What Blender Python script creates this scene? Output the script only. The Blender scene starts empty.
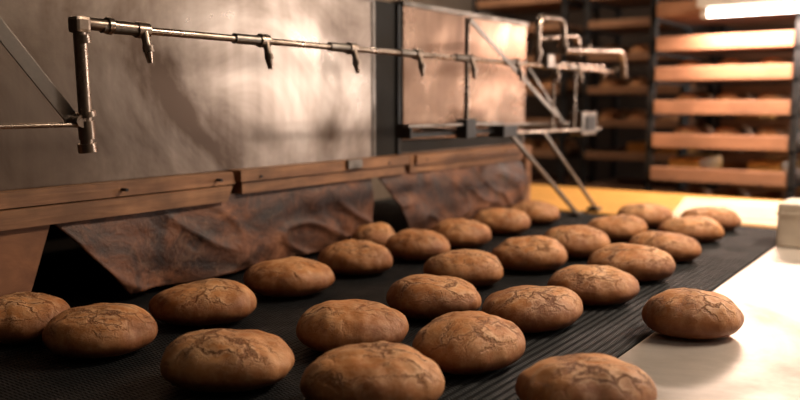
import bpy, bmesh, math, random
from mathutils import Vector, Matrix, noise
random.seed(4)
scene = bpy.context.scene
COL = bpy.context.collection

# ------------------------------------------------------------ materials
def mat(name, base=(.5,.5,.5), rough=.5, metal=0.0, spec=.5):
    m = bpy.data.materials.new(name); m.use_nodes = True
    nt = m.node_tree; b = nt.nodes['Principled BSDF']
    b.inputs['Base Color'].default_value = (*base, 1)
    b.inputs['Roughness'].default_value = rough
    b.inputs['Metallic'].default_value = metal
    b.inputs['Specular IOR Level'].default_value = spec
    return m, nt, b
def N(nt, t, **k):
    n = nt.nodes.new(t)
    for a, v in k.items(): setattr(n, a, v)
    return n
def coords(nt, scale=(1,1,1), space='Object', rot=(0,0,0)):
    tc = N(nt,'ShaderNodeTexCoord'); mp = N(nt,'ShaderNodeMapping')
    mp.inputs['Scale'].default_value = scale
    mp.inputs['Rotation'].default_value = rot
    nt.links.new(tc.outputs[space], mp.inputs[0]); return mp.outputs[0]
def noise_t(nt, vec, scale, detail=4, rough=.55, dist=0):
    n = N(nt,'ShaderNodeTexNoise'); n.inputs['Scale'].default_value = scale
    n.inputs['Detail'].default_value = detail; n.inputs['Roughness'].default_value = rough
    n.inputs['Distortion'].default_value = dist
    nt.links.new(vec, n.inputs['Vector']); return n.outputs['Fac']
def ramp(nt, fac, stops):
    r = N(nt,'ShaderNodeValToRGB'); e = r.color_ramp.elements
    while len(e) < len(stops): e.new(.5)
    for i,(p,c) in enumerate(stops):
        e[i].position = p; e[i].color = (*c,1) if len(c)==3 else c
    nt.links.new(fac, r.inputs[0]); return r.outputs[0]
def bump(nt, b, h, strength=.3, dist=.01, prev=None):
    n = N(nt,'ShaderNodeBump'); n.inputs['Strength'].default_value = strength
    n.inputs['Distance'].default_value = dist
    nt.links.new(h, n.inputs['Height'])
    if prev: nt.links.new(prev, n.inputs['Normal'])
    nt.links.new(n.outputs[0], b.inputs['Normal']); return n.outputs[0]
def math_n(nt, op, a, b=None, clamp=False):
    n = N(nt,'ShaderNodeMath', operation=op); n.use_clamp = clamp
    for i,v in enumerate((a,b)):
        if v is None: continue
        if isinstance(v,(int,float)): n.inputs[i].default_value = v
        else: nt.links.new(v, n.inputs[i])
    return n.outputs[0]
def mix(nt, fac, a, b, blend='MIX'):
    n = N(nt,'ShaderNodeMix', data_type='RGBA', blend_type=blend)
    for s,v in ((0,fac),(6,a),(7,b)):
        if isinstance(v,(int,float)): n.inputs[s].default_value = v
        elif isinstance(v,tuple): n.inputs[s].default_value = (*v,1)
        else: nt.links.new(v, n.inputs[s])
    return n.outputs[2]

def m_noise(name, c1, c2, scale=(1,1,1), ns=5, rough=(.4,.6), metal=0, bs=.2, bd=.004, lo=.35, hi=.65, detail=5, dist=0):
    m, nt, b = mat(name, c1, rough[0], metal)
    v = coords(nt, scale); f = noise_t(nt, v, ns, detail, .6, dist)
    nt.links.new(ramp(nt, f, [(lo,c1),(hi,c2)]), b.inputs['Base Color'])
    nt.links.new(ramp(nt, f, [(lo,(rough[0],)*3),(hi,(rough[1],)*3)]), b.inputs['Roughness'])
    if bs: bump(nt, b, f, bs, bd)
    return m

# bread crust
def crust():
    m, nt, b = mat('bread_crust', rough=.58, spec=.35)
    tc = N(nt,'ShaderNodeTexCoord'); oi = N(nt,'ShaderNodeObjectInfo')
    off = N(nt,'ShaderNodeVectorMath', operation='MULTIPLY_ADD')
    cmb = N(nt,'ShaderNodeCombineXYZ')
    for i in range(3): nt.links.new(oi.outputs['Random'], cmb.inputs[i])
    nt.links.new(cmb.outputs[0], off.inputs[0]); off.inputs[1].default_value = (7.3,11.7,5.1)
    nt.links.new(tc.outputs['Object'], off.inputs[2])
    P = off.outputs[0]
    def warp(scale, amt):
        wn = N(nt,'ShaderNodeTexNoise'); wn.inputs['Scale'].default_value = scale; wn.inputs['Detail'].default_value = 6; wn.inputs['Roughness'].default_value=.65
        nt.links.new(P, wn.inputs['Vector'])
        wa = N(nt,'ShaderNodeVectorMath', operation='MULTIPLY_ADD')
        nt.links.new(wn.outputs['Color'], wa.inputs[0]); wa.inputs[1].default_value = (amt,)*3; nt.links.new(P, wa.inputs[2]); return wa.outputs[0]
    W1 = warp(20,.07); W2 = warp(50,.03)
    def vor(scale, sc, src):
        mp = N(nt,'ShaderNodeMapping'); mp.inputs['Scale'].default_value = sc
        nt.links.new(src, mp.inputs[0])
        v = N(nt,'ShaderNodeTexVoronoi', feature='DISTANCE_TO_EDGE'); v.inputs['Scale'].default_value = scale
        nt.links.new(mp.outputs[0], v.inputs['Vector']); return v.outputs['Distance']
    v1 = vor(24,(.45,1.35,.8),W1); v2 = vor(60,(.6,1.3,.8),W2)
    geo = N(nt,'ShaderNodeSeparateXYZ'); nt.links.new(tc.outputs['Object'], geo.inputs[0])
    z = geo.outputs[2]
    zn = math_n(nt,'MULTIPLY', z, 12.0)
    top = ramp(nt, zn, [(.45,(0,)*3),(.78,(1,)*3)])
    patch = ramp(nt, noise_t(nt, P, 14, 3), [(.46,(0,)*3),(.58,(1,)*3)])
    patch2 = ramp(nt, noise_t(nt, P, 10, 3), [(.40,(.06,)*3),(.55,(1,)*3)])
    c1 = math_n(nt,'MULTIPLY', ramp(nt, v1, [(0.0,(1,)*3),(.025,(.7,)*3),(.065,(0,)*3)]), patch2)
    c2 = math_n(nt,'MULTIPLY', ramp(nt, v2, [(0.0,(.7,)*3),(.06,(0,)*3)]), patch)
    crack = math_n(nt,'MULTIPLY', math_n(nt,'MAXIMUM', c1, c2), top)
    rim = math_n(nt,'MULTIPLY', math_n(nt,'MULTIPLY', ramp(nt, v1, [(.04,(0,)*3),(.09,(1,)*3),(.22,(0,)*3)]), top), patch2)
    big = noise_t(nt, P, 9, 4, .55)
    med = noise_t(nt, P, 60, 6, .72)
    fine = noise_t(nt, P, 260, 4, .7)
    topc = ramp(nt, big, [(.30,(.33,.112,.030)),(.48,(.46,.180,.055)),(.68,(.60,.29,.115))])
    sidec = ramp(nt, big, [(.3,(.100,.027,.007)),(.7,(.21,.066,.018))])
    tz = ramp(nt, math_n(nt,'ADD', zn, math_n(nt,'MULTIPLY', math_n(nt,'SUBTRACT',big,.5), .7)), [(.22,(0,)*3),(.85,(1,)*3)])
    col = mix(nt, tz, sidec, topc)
    flour = math_n(nt,'MULTIPLY', ramp(nt, med, [(.44,(0,)*3),(.70,(1,)*3)]), math_n(nt,'ADD', math_n(nt,'MULTIPLY', tz, .34), .08))
    col = mix(nt, flour, col, (.74,.49,.28))
    col = mix(nt, math_n(nt,'MULTIPLY', rim, .34), col, (.78,.53,.32))
    col = mix(nt, math_n(nt,'MULTIPLY', crack, .70), col, (.085,.026,.009))
    nt.links.new(col, b.inputs['Base Color'])
    h = math_n(nt,'ADD', math_n(nt,'MULTIPLY', fine,.14), math_n(nt,'ADD', math_n(nt,'MULTIPLY', med,.28), math_n(nt,'MULTIPLY', big,.4)))
    h = math_n(nt,'ADD', math_n(nt,'SUBTRACT', h, math_n(nt,'MULTIPLY', crack, .65)), math_n(nt,'MULTIPLY', rim,.16))
    bump(nt, b, h, .85, .0045)
    return m
CRUST = crust()

# metals
def steel_wall(name, tint, dark, rl=.25, rh=.5, mid=None, drips=.15, metal=1.0):
    m, nt, b = mat(name, tint, .35, metal)
    v = coords(nt, (1,1,1)); vs = coords(nt, (1.2,1.2,60))
    cloud = noise_t(nt, v, 1.8, 8, .62, .9); brush = noise_t(nt, vs, 3, 5, .6)
    vd = coords(nt, (7,7,.7)); drip = noise_t(nt, vd, 2.5, 5, .6)
    f = math_n(nt,'ADD', math_n(nt,'MULTIPLY',cloud,1-drips), math_n(nt,'MULTIPLY',drip,drips))
    mid = mid or tuple((a+c)/2 for a,c in zip(tint,dark))
    nt.links.new(ramp(nt, f, [(.38,dark),(.50,mid),(.64,tint)]), b.inputs['Base Color'])
    nt.links.new(ramp(nt, f, [(.35,(rh,)*3),(.65,(rl,)*3)]), b.inputs['Roughness'])
    bump(nt, b, math_n(nt,'ADD', math_n(nt,'MULTIPLY',brush,.25), math_n(nt,'MULTIPLY',cloud,.6)), .10, .005)
    return m
STEELW = steel_wall('brushed_oven_steel', (.41,.34,.285), (.095,.066,.050), .25, .37, (.235,.185,.150))
BRONZE = steel_wall('heat_tinted_steel', (.33,.215,.15), (.095,.053,.032), .24, .36)
TABLE = steel_wall('bench_steel', (.80,.73,.66), (.40,.355,.31), .28, .44, None, .1, .75)
PIPE = m_noise('pipe_steel', (.46,.37,.30),(.18,.135,.105),(1,1,1),18,(.2,.42),1.0,.1,.001)
BAND = m_noise('dull_steel', (.27,.235,.205),(.12,.105,.09),(1,1,1),8,(.3,.45),1.0,.1,.001)
BLACK = m_noise('black_painted_steel', (.010,.011,.013),(.024,.023,.023),(1,1,1),20,(.4,.6),.3,.1,.001)
def wood(name, c1, c2, sc, rough=.6, st=.55):
    m, nt, b = mat(name, c1, rough)
    v = coords(nt, sc); f = noise_t(nt, v, 6, 6, .65, .8)
    v2 = coords(nt,(1,1,1)); g = noise_t(nt, v2, 5, 4)
    c = ramp(nt, f, [(.3,c1),(.7,c2)])
    c = mix(nt, math_n(nt,'MULTIPLY', ramp(nt,g,[(.4,(0,)*3),(.65,(1,)*3)]), st), c, tuple(x*.35 for x in c1))
    nt.links.new(c, b.inputs['Base Color']); bump(nt, b, f, .3, .003); return m
WOODX = wood('scorched_beam_wood', (.22,.092,.038), (.45,.225,.105), (.8,8,14), .6, .70)
WOODP = wood('tarred_side_board', (.16,.060,.024), (.30,.125,.052), (1.5,5,3))
WOODY = wood('tray_wood', (.28,.125,.065), (.46,.23,.125), (8,.8,12), .6, .4)
WOODD = wood('darker_tray_wood', (.20,.095,.05), (.34,.18,.095), (8,.8,12), .6, .3)  # darker version of the tray wood, used on the rear racks
YELL = wood('ochre_board', (.60,.29,.060), (.78,.42,.11), (1,6,6), .45, .15)
def leather():
    m, nt, b = mat('oiled_canvas', (.1,.04,.02), .6, 0, .4)
    v = coords(nt,(1,1,1.3)); f = noise_t(nt, v, 6, 8, .70, .8); g = noise_t(nt, coords(nt,(1,1,1)), 26, 7, .65, 1.0)
    c = ramp(nt, f, [(.34,(.012,.005,.003)),(.48,(.070,.025,.012)),(.60,(.19,.072,.033)),(.74,(.46,.22,.12))])
    c = mix(nt, math_n(nt,'MULTIPLY', ramp(nt, g, [(.52,(0,)*3),(.66,(1,)*3)]), .24), c, (.32,.17,.10))
    nt.links.new(c, b.inputs['Base Color'])
    nt.links.new(ramp(nt, f, [(.3,(.40,)*3),(.7,(.66,)*3)]), b.inputs['Roughness'])
    bump(nt, b, math_n(nt,'ADD', f, math_n(nt,'MULTIPLY', g, .5)), .7, .010); return m
LEATH = leather()
def beltm():
    m, nt, b = mat('black_mesh_belt', (.012,.012,.014), .6, .0, .25)
    v = coords(nt,(1,1,1))
    w = N(nt,'ShaderNodeTexWave', wave_type='BANDS', bands_direction='X'); w.inputs['Scale'].default_value = 45; w.inputs['Distortion'].default_value = .6
    nt.links.new(v, w.inputs['Vector'])
    f = noise_t(nt, v, 9, 6, .65)
    c = ramp(nt, f, [(.4,(.004,.0048,.0055)),(.7,(.012,.0122,.013))])
    d = noise_t(nt, v, 70, 5, .75)
    c = mix(nt, math_n(nt,'MULTIPLY', ramp(nt, d, [(.60,(0,)*3),(.76,(1,)*3)]), .20), c, (.18,.14,.11))
    nt.links.new(c, b.inputs['Base Color'])
    nt.links.new(ramp(nt, f, [(.3,(.65,)*3),(.7,(.45,)*3)]), b.inputs['Roughness'])
    bump(nt, b, w.outputs['Fac'], .8, .004); return m
BELT = beltm()
DARK = m_noise('oven_shade_black', (.006,.005,.005),(.016,.013,.011),(1,1,1),6,(.8,.95),0,.2,.004)  # near-black colour standing in for shade in the oven's openings
STONE = m_noise('pale_stone', (.50,.42,.34),(.66,.58,.48),(1,1,1),12,(.55,.7),0,.2,.002)
PAPER = m_noise('floured_paper', (.66,.52,.36),(.80,.66,.49),(1,1,1),7,(.6,.8),0,.1,.001)
FLOORM = m_noise('tile_floor', (.05,.042,.038),(.10,.082,.070),(1,1,1),4,(.35,.55),0,.1,.003)
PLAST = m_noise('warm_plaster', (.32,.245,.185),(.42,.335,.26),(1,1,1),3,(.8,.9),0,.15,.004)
PLASTD = m_noise('dark_plaster', (.045,.030,.022),(.078,.054,.040),(1,1,1),2,(.8,.9),0,.15,.004)  # plaster kept dark so the left oven steel reflects less light
CEILM = m_noise('ceiling_paint', (.09,.07,.055),(.13,.10,.082),(1,1,1),2,(.8,.9),0,.1,.003)
FR = m_noise('window_paint',(.6,.56,.5),(.7,.66,.6),(1,1,1),8,(.4,.5),0,.05,.001)
def emis(name, c, s):
    m, nt, b = mat(name, c); b.inputs['Emission Color'].default_value=(*c,1); b.inputs['Emission Strength'].default_value=s; return m
TUBE = emis('fluorescent_tube', (1,.90,.82), 12)
GLASS = emis('added_window_glass', (1,.92,.86), 1.0)  # glowing panes of the added, unseen windows

# ------------------------------------------------------------ mesh builder
class MB:
    def __init__(s): s.V=[]; s.Fc=[]; s.M=[]; s.S=[]; s.mats=[]
    def mi(s,m):
        if m not in s.mats: s.mats.append(m)
        return s.mats.index(m)
    def add(s, vs, fs, m, smooth=False):
        o=len(s.V); k=s.mi(m); s.V+= [tuple(v) for v in vs]
        for f in fs: s.Fc.append([i+o for i in f]); s.M.append(k); s.S.append(smooth)
    def box(s, c0, c1, m, rot=None, bev=0.0):
        c0=Vector(c0); c1=Vector(c1); ctr=(c0+c1)/2; d=c1-c0
        bm=bmesh.new(); bmesh.ops.create_cube(bm, size=1)
        for v in bm.verts: v.co = Vector((v.co.x*abs(d.x), v.co.y*abs(d.y), v.co.z*abs(d.z)))
        if bev:
            bev=min(bev, min(abs(x) for x in d)*.3)
            bmesh.ops.bevel(bm, geom=list(bm.edges), offset=bev, segments=2, affect='EDGES', profile=.6)
        bm.verts.index_update()
        s.add([((rot @ v.co) if rot else v.co)+ctr for v in bm.verts], [[v.index for v in f.verts] for f in bm.faces], m)
        bm.free()
    def bar(s, a, b, w, h, m):
        a=Vector(a); b=Vector(b); d=b-a; q=d.to_track_quat('X','Z').to_matrix()
        c=(a+b)/2; l=d.length
        s.box(c-Vector((l/2,w/2,h/2)), c+Vector((l/2,w/2,h/2)), m, rot=q, bev=min(w,h)*.12)
    def tube(s, pts, r, m, seg=12):
        pts=[Vector(p) for p in pts]; V=[]; Fs=[]
        rr = list(r) if isinstance(r,(list,tuple)) else [r]*len(pts)
        while len(rr)<len(pts): rr.append(rr[-1])
        ref=None
        for i,p in enumerate(pts):
            if i==0: t=pts[1]-p
            elif i==len(pts)-1: t=p-pts[i-1]
            else: t=(pts[i+1]-p).normalized()+(p-pts[i-1]).normalized()
            t.normalize()
            if ref is None: ref = t.orthogonal().normalized()
            ref = (ref - t*ref.dot(t)).normalized(); o=t.cross(ref)
            for k in range(seg):
                a=2*math.pi*k/seg; V.append(p+ref*math.cos(a)*rr[i]+o*math.sin(a)*rr[i])
        for i in range(len(pts)-1):
            for j in range(seg):
                a=i*seg; Fs.append((a+j,a+(j+1)%seg,a+seg+(j+1)%seg,a+seg+j))
        s.add(V,Fs,m,True)
        n=len(pts)-1
        s.add(V[:seg],[list(range(seg))[::-1]],m); s.add(V[n*seg:],[list(range(seg))],m)
    def prism(s, poly, y0, y1, m):
        n=len(poly); V=[(x,y0,z) for x,z in poly]+[(x,y1,z) for x,z in poly]
        Fs=[list(range(n)), list(range(n,2*n))[::-1]]+[[i,n+i,n+(i+1)%n,(i+1)%n] for i in range(n)]
        s.add(V,Fs,m)
    def done(s, name, parent=None):
        me=bpy.data.meshes.new(name); me.from_pydata(s.V,[],s.Fc)
        for m in s.mats: me.materials.append(m)
        me.polygons.foreach_set('material_index',s.M); me.polygons.foreach_set('use_smooth',s.S)
        bm=bmesh.new(); bm.from_mesh(me); bmesh.ops.recalc_face_normals(bm,faces=bm.faces); bm.to_mesh(me); bm.free(); me.update()
        o=bpy.data.objects.new(name, me); COL.objects.link(o)
        if parent: o.parent=parent
        return o
def empty(name):
    e=bpy.data.objects.new(name,None); e.empty_display_size=.1; COL.objects.link(e); return e
def arc(pts, r=.03, n=5):
    """round the corners of a polyline"""
    P=[Vector(p) for p in pts]; out=[P[0]]
    for i in range(1,len(P)-1):
        a=(P[i-1]-P[i]); b=(P[i+1]-P[i]); rr=min(r,a.length*.45,b.length*.45)
        p0=P[i]+a.normalized()*rr; p1=P[i]+b.normalized()*rr
        for k in range(n+1):
            t=k/n; out.append((1-t)**2*p0+2*t*(1-t)*P[i]+t*t*p1)
    out.append(P[-1]); return out

# ------------------------------------------------------------ room
X0,X1,Y0,Y1,ZC=-2.2,6.8,-2.4,3.8,3.0
def room(name,c0,c1,m):
    b=MB(); b.box(c0,c1,m); return b.done(name)
room('floor',(X0-.1,Y0-.1,-.1),(X1+.1,Y1+.1,0),FLOORM)
room('ceiling',(X0-.1,Y0-.1,ZC),(X1+.1,Y1+.1,ZC+.1),CEILM)
room('wall_left',(X0-.1,Y1,0),(X1+.1,Y1+.1,ZC),PLAST)
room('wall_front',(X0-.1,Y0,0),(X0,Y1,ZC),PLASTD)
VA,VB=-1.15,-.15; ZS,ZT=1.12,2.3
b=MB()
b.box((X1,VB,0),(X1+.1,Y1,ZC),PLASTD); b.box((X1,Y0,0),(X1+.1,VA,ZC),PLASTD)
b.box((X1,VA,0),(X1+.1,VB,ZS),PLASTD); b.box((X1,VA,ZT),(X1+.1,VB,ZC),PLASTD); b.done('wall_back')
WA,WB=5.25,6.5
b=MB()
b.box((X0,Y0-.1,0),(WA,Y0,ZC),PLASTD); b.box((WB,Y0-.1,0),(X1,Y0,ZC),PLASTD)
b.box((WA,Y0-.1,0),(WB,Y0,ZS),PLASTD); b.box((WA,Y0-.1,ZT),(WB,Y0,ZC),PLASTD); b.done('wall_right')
def added_window(name, axis, a0,a1, pos):
    b=MB()
    def bx(u0,u1,z0,z1,d0,d1,m):
        if axis=='Y': b.box((pos+d0,u0,z0),(pos+d1,u1,z1),m)
        else: b.box((u0,pos+d0,z0),(u1,pos+d1,z1),m)
    bx(a0,a1,ZS,ZT,.05,.06,GLASS) if axis=='Y' else bx(a0,a1,ZS,ZT,-.06,-.05,GLASS)
    d=(.0,.05) if axis=='Y' else (-.05,0)
    n=2
    for i in range(n+1):
        u=a0+(a1-a0)*i/n; bx(max(a0,u-.025),min(a1,u+.025),ZS,ZT,*d,FR)
    for z in (ZS,(ZS+ZT)/2,ZT-.05): bx(a0,a1,z,z+.05,*d,FR)
    b.done(name)
added_window('added_window_1','Y',VA,VB,X1); added_window('added_window_2','X',WA,WB,Y0)  # unseen windows, added to give the oven steel its bright reflections
b=MB(); b.box((X1-.015,Y0,0),(X1,Y1,.1),BLACK); b.done('baseboard_back')

# ------------------------------------------------------------ oven
OY=1.60
oven=empty('tunnel_oven')
b=MB()
b.box((-.7,OY+.012,1.17),(3.13,2.75,1.66),BRONZE)
b.box((-.7,OY,1.172),(2.075,OY+.011,1.68),STEELW,bev=.002)
b.box((2.225,OY-.018,1.225),(3.13,OY+.011,1.68),BRONZE,bev=.003)
b.box((2.075,OY+.0,1.172),(2.205,OY+.0115,1.68),DARK)  # dark strip standing in for the shaded recess between panels
b.box((2.075,OY-.004,1.172),(2.088,OY+.011,1.68),BAND)
b.box((2.205,OY-.012,1.172),(2.222,OY+.011,1.68),BLACK)
b.box((-.7,OY-.006,1.672),(2.08,OY+.03,1.69),BAND,bev=.002)
b.box((2.22,OY-.024,1.672),(3.14,OY+.03,1.69),BAND,bev=.002)
b.box((3.125,OY-.01,1.17),(3.14,2.75,1.69),BAND)
b.box((2.225,OY-.008,1.18),(3.12,OY+.011,1.222),DARK)  # shadow slot under the panel, put in as a dark sheet
b.done('hood',oven)
b=MB()
b.box((-.7,2.45,.9),(3.1,2.5,1.17),DARK); b.box((-.72,OY+.02,.0),(-.7,2.75,1.68),DARK)
b.box((-.7,2.3,0),(3.1,2.75,.86),DARK); b.box((-.7,OY+.05,1.165),(3.12,2.5,1.17),DARK)
b.done('cavity',oven)
def plank(b,x0,x1,z0,z1,y0,y1,m,k=0.0):
    b.prism([(x0,z0),(x1-k,z0),(x1,z1),(x0,z1)],y0,y1,m)
b=MB()
plank(b,-.7,1.435,1.140,1.172,OY-.035,OY+.01,WOODX,-.01); plank(b,-.7,1.425,1.098,1.137,OY-.045,OY+.005,WOODX,.02)
plank(b,1.45,2.215,1.145,1.175,OY-.050,OY+.01,WOODX,.0); plank(b,1.46,2.20,1.112,1.142,OY-.042,OY+.005,WOODX,.0)
plank(b,2.235,3.11,1.112,1.172,OY-.040,OY+.005,WOODX,.0); plank(b,2.26,3.08,1.140,1.172,OY-.052,OY-.041,WOODX,.03)
b.box((1.88,OY-.06,1.150),(1.95,OY-.051,1.178),BAND,bev=.002)
for x in (.75,1.1,1.38,1.52,2.1,2.32,2.9):
    b.tube([(x,OY-.036,1.155),(x,OY-.054,1.155)],.004,BLACK,8)
b.done('beam_planks',oven)
b=MB()
b.prism([(.25,.905),(.855,.905),(.925,1.096),(.25,1.096)],OY-.030,OY-.010,WOODP)
b.box((3.085,OY-.05,.905),(3.135,OY+.05,1.165),WOODX,bev=.003)
b.done('end_boards',oven)
def curtain(name, tl,tr,bl,br, seed, bulge):
    bm=bmesh.new(); nu,nv=140,50; g=[]
    for j in range(nv+1):
        v=j/nv; row=[]
        for i in range(nu+1):
            u=i/nu
            p=(Vector(tl)*(1-u)+Vector(tr)*u)*(1-v)+(Vector(bl)*(1-u)+Vector(br)*u)*v
            n=noise.fractal(Vector((p.x*3.5+seed,p.z*4,seed)),1.0,2.0,3)
            # diagonal creases
            q=Vector((p.x*6+p.z*9+seed, p.z*5-p.x*2, seed*2))
            cr=1-abs(noise.noise(q))*2.2
            cr=max(0,cr)**3
            f=math.sin(u*23+seed+3*noise.noise(Vector((u*4,v*2,seed))))*.5
            w=min(1,v*3+.1)
            p.y += -bulge*math.sin(v*math.pi*.8) - .012*n*w - .007*f*v - .010*cr*w
            p.z += .007*noise.noise(Vector((u*6,seed,0)))*v
            p.x += .006*n*v
            row.append(bm.verts.new(p))
        g.append(row)
    for j in range(nv):
        for i in range(nu):
            f=bm.faces.new((g[j][i],g[j][i+1],g[j+1][i+1],g[j+1][i])); f.smooth=True
    me=bpy.data.meshes.new(name); bm.to_mesh(me); bm.free(); me.materials.append(LEATH)
    o=bpy.data.objects.new(name,me); COL.objects.link(o); o.parent=oven
    s=o.modifiers.new('s','SOLIDIFY'); s.thickness=.004
curtain('curtain_1',(.925,OY-.02,1.105),(2.035,OY-.02,1.12),(1.10,OY-.02,.910),(2.00,OY-.010,.910),1.3,.018)
curtain('curtain_2',(2.06,OY-.02,1.12),(3.09,OY-.02,1.12),(2.20,OY-.05,.912),(3.08,OY-.03,.93),5.1,.030)

# ------------------------------------------------------------ conveyor
conv=empty('mesh_conveyor')
bm=bmesh.new(); YA,YB=.50,2.28; pitch=.016; ny=int((YB-YA)/pitch)*6; xs=[-.4+i*.05 for i in range(72)]
xs=[x for x in xs if x<3.11]+[3.12]
nose=[(3.12+.03*math.sin(a), .90-.03+.03*math.cos(a)) for a in [math.radians(d) for d in (15,40,65,90,120,150,180)]]
prof=[(x,.9) for x in xs]+nose
rows=[]
for (x,z) in prof:
    r=[]
    for j in range(ny+1):
        y=YA+(YB-YA)*j/ny
        s=abs(math.sin(math.pi*(y-YA)/pitch))
        amp=.0042 if y<.70 else .0016
        wob=.0015*noise.noise(Vector((x*3,y*3,0)))
        r.append(bm.verts.new((x+ .0, y+.007*noise.noise(Vector((x*2.5,y*2,4))), z-.006+amp*s**.6+wob)))
    rows.append(r)
for a,c in zip(rows,rows[1:]):
    for j in range(ny):
        f=bm.faces.new((a[j],c[j],c[j+1],a[j+1])); f.smooth=True
me=bpy.data.meshes.new('belt'); bm.to_mesh(me); bm.free(); me.materials.append(BELT)
o=bpy.data.objects.new('belt',me); COL.objects.link(o); o.parent=conv
b=MB()
b.box((-.4,.505,.80),(3.10,.54,.888),BLACK,bev=.003); b.box((-.4,2.24,.80),(3.10,2.28,.888),BLACK)
b.box((-.4,.54,.83),(3.08,2.24,.85),BLACK)
for x in (-.35,1.3,3.0):
    for y in (.52,2.2): b.box((x,y,0),(x+.06,y+.06,.82),BLACK,bev=.004)
b.tube([(3.115,.51,.868),(3.115,2.27,.868)],.022,BAND,16)
b.done('frame',conv)
b=MB(); b.box((.56,1.39,.900),(.672,1.44,1.045),BLACK,bev=.006); b.bar((.40,1.41,1.06),(.67,1.41,1.045),.05,.012,BLACK); b.done('belt_guide',conv)

# ------------------------------------------------------------ steel bench
b=MB()
b.box((.45,-.75,.872),(2.83,.493,.897),TABLE,bev=.004)
b.box((.47,-.73,.80),(2.81,.47,.872),BAND)
for x in (.55,2.7):
    for y in (-.68,.40): b.tube([(x,y,0),(x,y,.81)],.022,PIPE,14)
b.box((.55,-.68,.25),(2.7,.40,.27),BAND)
b.done('steel_workbench')
b=MB()
b.box((2.74,.08,.898),(2.93,.492,1.035),STONE,bev=.006)
b.box((2.736,.076,1.000),(2.934,.496,1.006),STONE,bev=.001)
b.done('stone_block')

# ------------------------------------------------------------ ochre board table
b=MB()
b.box((3.20,.20,.865),(4.10,2.25,.893),YELL,bev=.004)
b.box((3.22,.22,.80),(4.08,2.22,.865),WOODY)
for x in (3.26,3.98):
    for y in (.28,2.12): b.box((x,y,0),(x+.06,y+.06,.82),WOODY,bev=.004)
b.done('packing_table')
b=MB()
b.box((3.22,.45,.8935),(3.80,.98,.897),PAPER,bev=.001); b.box((3.30,.60,.897),(3.95,1.05,.900),PAPER,rot=Matrix.Rotation(.2,3,'Z'))
b.done('paper_sheets')

# ------------------------------------------------------------ spray pipe
PY=1.30
sp=empty('spray_pipe')
b=MB()
b.tube([(.93,PY,1.487),(3.42,PY,1.484)],.0075,PIPE)
b.tube(arc([(.845,PY,1.27),(.840,PY,1.491),(.965,PY,1.489)],.012),.0115,PIPE,14)
b.box((.826,PY-.015,1.473),(.855,PY+.015,1.502),PIPE,bev=.006)
for z0,z1,r in ((1.262,1.278,.017),(1.285,1.318,.015),(1.325,1.335,.018),(1.455,1.47,.015)):
    b.tube([(.846,PY,z0),(.844,PY,z1)],r,PIPE,8)
b.tube([(.895,PY,1.490),(.905,PY,1.490)],.016,PIPE,8)
for x in (.97,1.29,1.60,1.895,2.185,2.50,2.80,3.02):
    b.tube([(x-.085,PY,1.487),(x-.005,PY,1.487)],.0115,BAND,10)
    b.tube([(x-.012,PY,1.487),(x+.014,PY,1.487)],.0155,PIPE,8)
    b.tube(arc([(x+.002,PY-.006,1.49),(x+.002,PY-.014,1.455),(x+.006,PY-.016,1.425)],.01),[.008]*7+[.005],PIPE,10)
    b.tube([(x+.003,PY-.014,1.458),(x+.004,PY-.015,1.446)],.011,PIPE,6)
b.tube([(-.3,PY+.0,1.309),(.845,PY,1.312)],.0045,PIPE,8)
b.done('manifold',sp)
b=MB()
b.bar((.30,PY+.02,1.97),(.835,PY+.02,1.315),.004,.026,BAND)
b.tube([(.832,PY+.03,1.318),(.832,PY-.01,1.318)],.012,PIPE,8)
b.done('brace_band',sp)
b=MB()
b.tube([(2.17,PY,1.245),(2.17,PY,1.61)],.008,PIPE,10)
b.bar((2.17,PY-.01,1.605),(2.82,PY-.01,1.30),.004,.016,BAND)
b.bar((2.60,PY+.02,1.50),(2.95,PY+.02,1.27),.004,.012,BAND)
b.bar((1.86,PY+.03,1.258),(2.46,PY+.03,1.256),.03,.014,BLACK)
b.bar((1.84,PY,1.285),(2.40,PY,1.283),.02,.008,BAND)
b.box((1.855,PY-.006,1.25),(1.865,PY+.045,1.29),BLACK,bev=.002)
b.box((2.14,PY-.02,1.240),(2.20,PY+.02,1.30),BLACK,bev=.004)
b.box((2.38,PY-.02,1.235),(2.48,PY+.04,1.275),BLACK,bev=.004)
b.bar((2.40,PY,1.250),(3.25,PY,1.242),.03,.010,PIPE)
b.bar((2.46,PY+.10,1.272),(3.20,PY+.10,1.268),.02,.008,BAND)
b.box((3.04,PY-.02,1.220),(3.19,PY+.04,1.315),BAND,bev=.006)
b.box((3.07,PY-.026,1.24),(3.16,PY-.019,1.295),BLACK,bev=.002)
for x0,x1 in ((2.46,3.02),(2.72,3.22)):
    b.bar((x0,PY,1.245),(x1,PY-.01,.912),.012,.014,BAND)
b.box((2.99,PY-.03,.902),(3.05,PY+.02,.912),BAND,bev=.002)
b.box((3.205,PY-.03,.895),(3.25,PY+.02,.912),BAND,bev=.002)
b.tube([(2.80,PY,1.24),(2.80,PY,1.50)],.006,PIPE,8)
b.tube([(3.0,PY,1.24),(3.0,PY,1.50)],.006,PIPE,8)
b.tube([(2.34,PY+.04,1.258),(2.34,OY-.02,1.258)],.007,BLACK,8)
b.tube([(3.08,PY+.04,1.25),(3.08,OY-.02,1.25)],.010,BAND,10)
b.done('support_frame',sp)
b=MB()
b.tube(arc([(2.66,PY,1.50),(2.66,PY,1.655),(2.88,PY,1.665),(2.88,PY,1.54)],.05),.012,PIPE,12)
b.tube(arc([(2.72,PY+.04,1.585),(3.10,PY+.04,1.62),(3.12,PY+.04,1.54)],.04),.013,PIPE,12)
b.tube(arc([(2.82,PY-.03,1.545),(3.42,PY-.03,1.57),(3.46,PY-.03,1.46)],.06),.015,PIPE,12)
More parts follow.
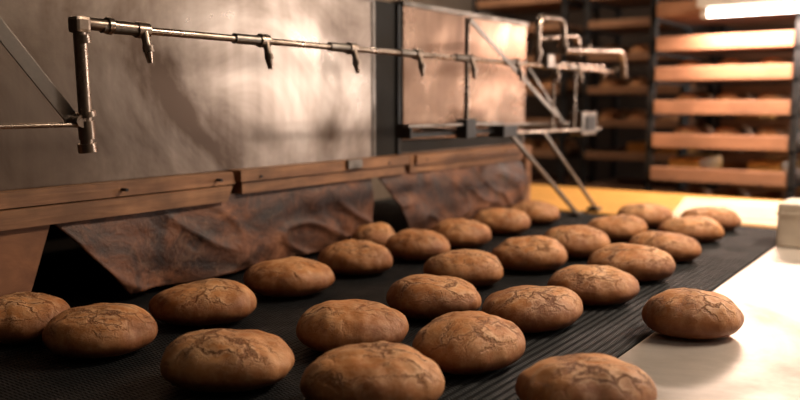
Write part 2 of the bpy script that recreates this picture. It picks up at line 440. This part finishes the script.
b.tube(arc([(2.90,PY+.03,1.50),(3.36,PY+.03,1.505),(3.38,PY+.03,1.46)],.03),.011,PIPE,12)
for x,z in ((2.66,1.53),(2.88,1.57),(3.11,1.57),(3.44,1.50)):
    b.tube([(x,PY,z-.012),(x,PY,z+.012)],.02,PIPE,8)
b.box((2.71,PY-.02,1.475),(2.77,PY+.02,1.53),BAND,bev=.006)
b.done('feed_loops',sp)

# ------------------------------------------------------------ racks
def dome(b, cx, cy, z, rx, ry, h, m):
    V=[];F=[];n=14;k=5
    for j in range(k):
        a=math.pi/2*j/k
        for i in range(n):
            t=2*math.pi*i/n; V.append((cx+rx*math.cos(a)**.8*math.cos(t),cy+ry*math.cos(a)**.8*math.sin(t),z+h*math.sin(a)))
    V.append((cx,cy,z+h))
    for j in range(k-1):
        for i in range(n): F.append((j*n+i,j*n+(i+1)%n,(j+1)*n+(i+1)%n,(j+1)*n+i))
    for i in range(n): F.append(((k-1)*n+i,(k-1)*n+(i+1)%n,k*n))
    b.add(V,F,m,True)
def rack(x, y0, y1, zs, depth, th=.07, posts=BLACK, h=2.15, boards=WOODY, glow_crates=(), loaves=()):
    e=empty('bakery_rack'); b=MB()
    for px in (x, x+depth-.035):
        for py in (y0-.02,y1-.015): b.box((px,py,.06),(px+.035,py+.035,h),posts,bev=.003)
        b.box((px,y0,h-.04),(px+.035,y1,h),posts); b.box((px,y0,.10),(px+.035,y1,.14),posts)
    for py in (y0-.015,y1-.01):
        for z in zs: b.box((x,py,z-.025),(x+depth,py+.03,z-.01),posts)
        b.box((x,py,h-.04),(x+depth,py+.03,h),posts)
        for px in (x+.02,x+depth-.02): 
            b.tube([(px,py+.002,.035),(px,py+.028,.035)],.035,posts,14)
    b.done('frame',e)
    b=MB()
    for k,z in enumerate(zs):
        j=random.uniform(-.012,.012)
        b.box((x-.02+j,y0+.02,z-.01),(x+.005+j,y1-.02,z+th),boards,bev=.004)
        b.box((x+depth-.03,y0+.02,z-.01),(x+depth-.01,y1-.02,z+th),boards,bev=.004)
        b.box((x+j,y0+.02,z-.01),(x+depth-.02,y1-.02,z+.012),boards)
        for y in (y0+.02,y1-.04): b.box((x+j,y,z),(x+depth-.02,y+.02,z+th*.9),boards)
        if k in glow_crates:
            for q in range(3):
                wq=(y1-y0-.1)/3; ya=y0+.05+q*wq
                if (q+k)%4==1: continue
                b.box((x+.08,ya,z+.012),(x+depth-.06,ya+wq-.03,z+.105),YELL,bev=.02)  # ochre boxes added to stand in for yellow light blobs between shelves
        if k in loaves:
            for q in range(3):
                for r in range(2):
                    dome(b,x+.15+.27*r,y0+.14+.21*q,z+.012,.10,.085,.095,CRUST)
    b.done('trays',e)
    return e
zs=[.22,.40,.58,.76,.94,1.12,1.30,1.48,1.64,1.82,2.0]
rack(4.4,.74,1.46,zs,.62,.064,glow_crates=(4,),loaves=(2,3,5,6,7))
rack(4.45,-.10,.66,zs,.62,.064,loaves=(4,6))
zs2=[.25,.50,.75,.98,1.2,1.42,1.64,1.86,2.05]
rack(5.25,1.52,2.20,zs2,.6,.04,boards=WOODD,glow_crates=(3,),loaves=(4,5,6))
rack(5.20,2.35,3.05,zs2,.6,.04,boards=WOODD,loaves=(3,5))
rack(5.6,.70,1.40,zs2,.6,.05,boards=WOODD,glow_crates=(2,3,4))

# ------------------------------------------------------------ lamps
def lampfix(name, c, lx, ly, power, col):
    e=empty(name); b=MB()
    x,y,z=c
    b.box((x-lx/2,y-ly/2,z+.03),(x+lx/2,y+ly/2,z+.08),FR,bev=.006)
    if ly>lx: b.tube([(x,y-ly/2+.04,z+.0),(x,y+ly/2-.04,z+.0)],.018,TUBE,12)
    else: b.tube([(x-lx/2+.04,y,z),(x+lx/2-.04,y,z)],.018,TUBE,12)
    for s in (-1,1):
        if ly>lx: b.box((x-.02,y+s*(ly/2-.03)-.015,z-.02),(x+.02,y+s*(ly/2-.03)+.015,z+.035),FR)
        else: b.box((x+s*(lx/2-.03)-.015,y-.02,z-.02),(x+s*(lx/2-.03)+.015,y+.02,z+.035),FR)
    for s in (-.4,.4):
        if lx>ly: b.tube([(x+lx*s,y,z+.07),(x+lx*s,y,ZC)],.006,FR,8)
        else: b.tube([(x,y+ly*s,z+.07),(x,y+ly*s,ZC)],.006,FR,8)
    b.done('fixture',e)
    l=bpy.data.lights.new(name+'_light','AREA'); l.shape='RECTANGLE'; l.size=lx; l.size_y=ly; l.energy=power; l.color=col
    o=bpy.data.objects.new('light',l); COL.objects.link(o); o.location=(x,y,z-.03); o.parent=e
    return e
lampfix('fluorescent_lamp',(4.28,.86,1.80),.10,.66,26,(1,.75,.62))
lampfix('fluorescent_lamp',(3.0,-.40,2.82),1.4,.3,122,(1,.81,.62))  # unseen ceiling lamp, added as key light on loaves and bench
lampfix('fluorescent_lamp',(1.0,-.9,2.82),1.5,.3,9,(1,.82,.64))  # unseen ceiling lamp, added as weak fill from the camera side
lampfix('fluorescent_lamp',(4.5,2.7,2.82),.3,1.2,18,(1,.74,.52))
def area(name, loc, rot, sx, sy, e, col):
    l=bpy.data.lights.new(name,'AREA'); l.shape='RECTANGLE'; l.size=sx; l.size_y=sy; l.energy=e; l.color=col
    o=bpy.data.objects.new(name,l); COL.objects.link(o); o.location=loc; o.rotation_euler=rot; return o
area('window_daylight',(X1-.03,(VA+VB)/2,(ZS+ZT)/2),(0,math.radians(90),0),ZT-ZS,1.0,66,(1,.88,.78))  # added light at the unseen window, for backlight and right panel reflection
area('window_daylight',((WA+WB)/2,Y0+.03,(ZS+ZT)/2),(math.radians(90),0,0),WB-WA,ZT-ZS,60,(1,.89,.82))  # added light at the unseen window, placed for the steel wall's hotspot

# ------------------------------------------------------------ loaves
def loaf(x,y,L,W,rot,seed,H=.083,z0=.900):
    L*=.98; W*=.97
    bm=bmesh.new(); nu,nv=80,40; rows=[]
    a,c=L/2,W/2; hb,ht=H*.36,H*.64
    tilt=random.uniform(-.06,.06)
    for j in range(nv+1):
        ph=-math.pi/2+math.pi*j/nv; row=[]
        for i in range(nu):
            t=2*math.pi*i/nu
            cr=abs(math.cos(ph))**(.62 if ph<0 else .84); sz=math.sin(ph)
            zz=(hb*max(-1,sz*1.12) if ph<0 else ht*(abs(sz)**.98))
            ct,st=math.cos(t),math.sin(t)
            rx=math.copysign(abs(ct)**.96,ct); ry=math.copysign(abs(st)**.96,st)
            d=Vector((rx*cr,ry*cr,zz*8))
            n=noise.fractal(d*1.2+Vector((seed*3.1,seed,0)),1.0,2.0,3)
            n2=noise.noise(d*4.5+Vector((seed,seed*2,1)))
            k=1+.065*n+.012*n2
            p=Vector((a*rx*cr*k, c*ry*cr*k, zz*(1+.12*n if ph>0 else 1)+hb))
            if ph>0: p.z+= .0022*n2*min(1,sz*2) + tilt*p.x*sz
            if p.z<0: p.z=0
            row.append(p)
        rows.append(row)
    vb=bm.verts.new(rows[0][0].lerp(rows[0][nu//2],.5)); vt=bm.verts.new(sum(rows[-1],Vector())/nu)
    R=[[bm.verts.new(p) for p in r] for r in rows[1:-1]]
    for i in range(nu):
        bm.faces.new((vb,R[0][(i+1)%nu],R[0][i])); bm.faces.new((vt,R[-1][i],R[-1][(i+1)%nu]))
    for r0,r1 in zip(R,R[1:]):
        for i in range(nu): bm.faces.new((r0[i],r0[(i+1)%nu],r1[(i+1)%nu],r1[i]))
    for f in bm.faces: f.smooth=True
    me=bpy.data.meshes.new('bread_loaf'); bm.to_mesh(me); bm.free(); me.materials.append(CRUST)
    o=bpy.data.objects.new('bread_loaf',me); COL.objects.link(o); o.location=(x,y,z0); o.rotation_euler=(0,0,math.radians(rot))
LO=[(.80,1.47,.18,.16,-54),(.84,1.28,.205,.18,-50),(1.09,1.29,.225,.18,-54),(1.37,1.31,.215,.175,-48),(1.65,1.33,.21,.17,-60),
(1.90,1.30,.20,.17,-54),(2.16,1.31,.20,.17,-40),(2.46,1.33,.21,.17,-54),(2.74,1.34,.20,.165,-70),(1.93,1.485,.15,.13,-30),
(.86,.96,.215,.175,-54),(1.13,.92,.215,.18,-48),(1.41,.92,.21,.175,-60),(1.70,1.02,.205,.17,-54),(1.96,.97,.215,.17,-54),
(2.21,.94,.21,.17,-45),(2.56,.95,.21,.17,-54),(2.90,.97,.21,.17,-54),
(.92,.71,.215,.18,-54),(1.17,.69,.22,.18,-15),(1.45,.71,.225,.175,-25),(1.72,.69,.22,.175,-44),(2.00,.70,.23,.175,-50),
(2.31,.71,.215,.17,-54),(2.68,.74,.21,.17,-54),(2.96,.75,.21,.17,-54),(1.08,.44,.205,.175,-54),(1.59,.43,.20,.165,-50)]
for i,(x,y,L,W,r) in enumerate(LO): loaf(x,y,L,W,r,i*1.7+.3,.082+random.uniform(-.004,.004))

# ------------------------------------------------------------ world, camera
w=bpy.data.worlds.new('world'); scene.world=w; w.use_nodes=True
w.node_tree.nodes['Background'].inputs[0].default_value=(.5,.6,.7,1); w.node_tree.nodes['Background'].inputs[1].default_value=.3
cam=bpy.data.cameras.new('camera'); co=bpy.data.objects.new('camera',cam); COL.objects.link(co)
cam.lens=36; cam.sensor_width=36; co.location=(0,0,1.35)
th=math.atan(578/806); p=math.atan(97/800)
d=Vector((math.cos(th)*math.cos(p),math.sin(th)*math.cos(p),-math.sin(p)))
co.rotation_euler=d.to_track_quat('-Z','Y').to_euler()
cam.dof.use_dof=True; cam.dof.focus_distance=1.5; cam.dof.aperture_fstop=2.0
cam.clip_start=.02
scene.camera=co
scene.view_settings.view_transform='Standard'
scene.view_settings.look='None'
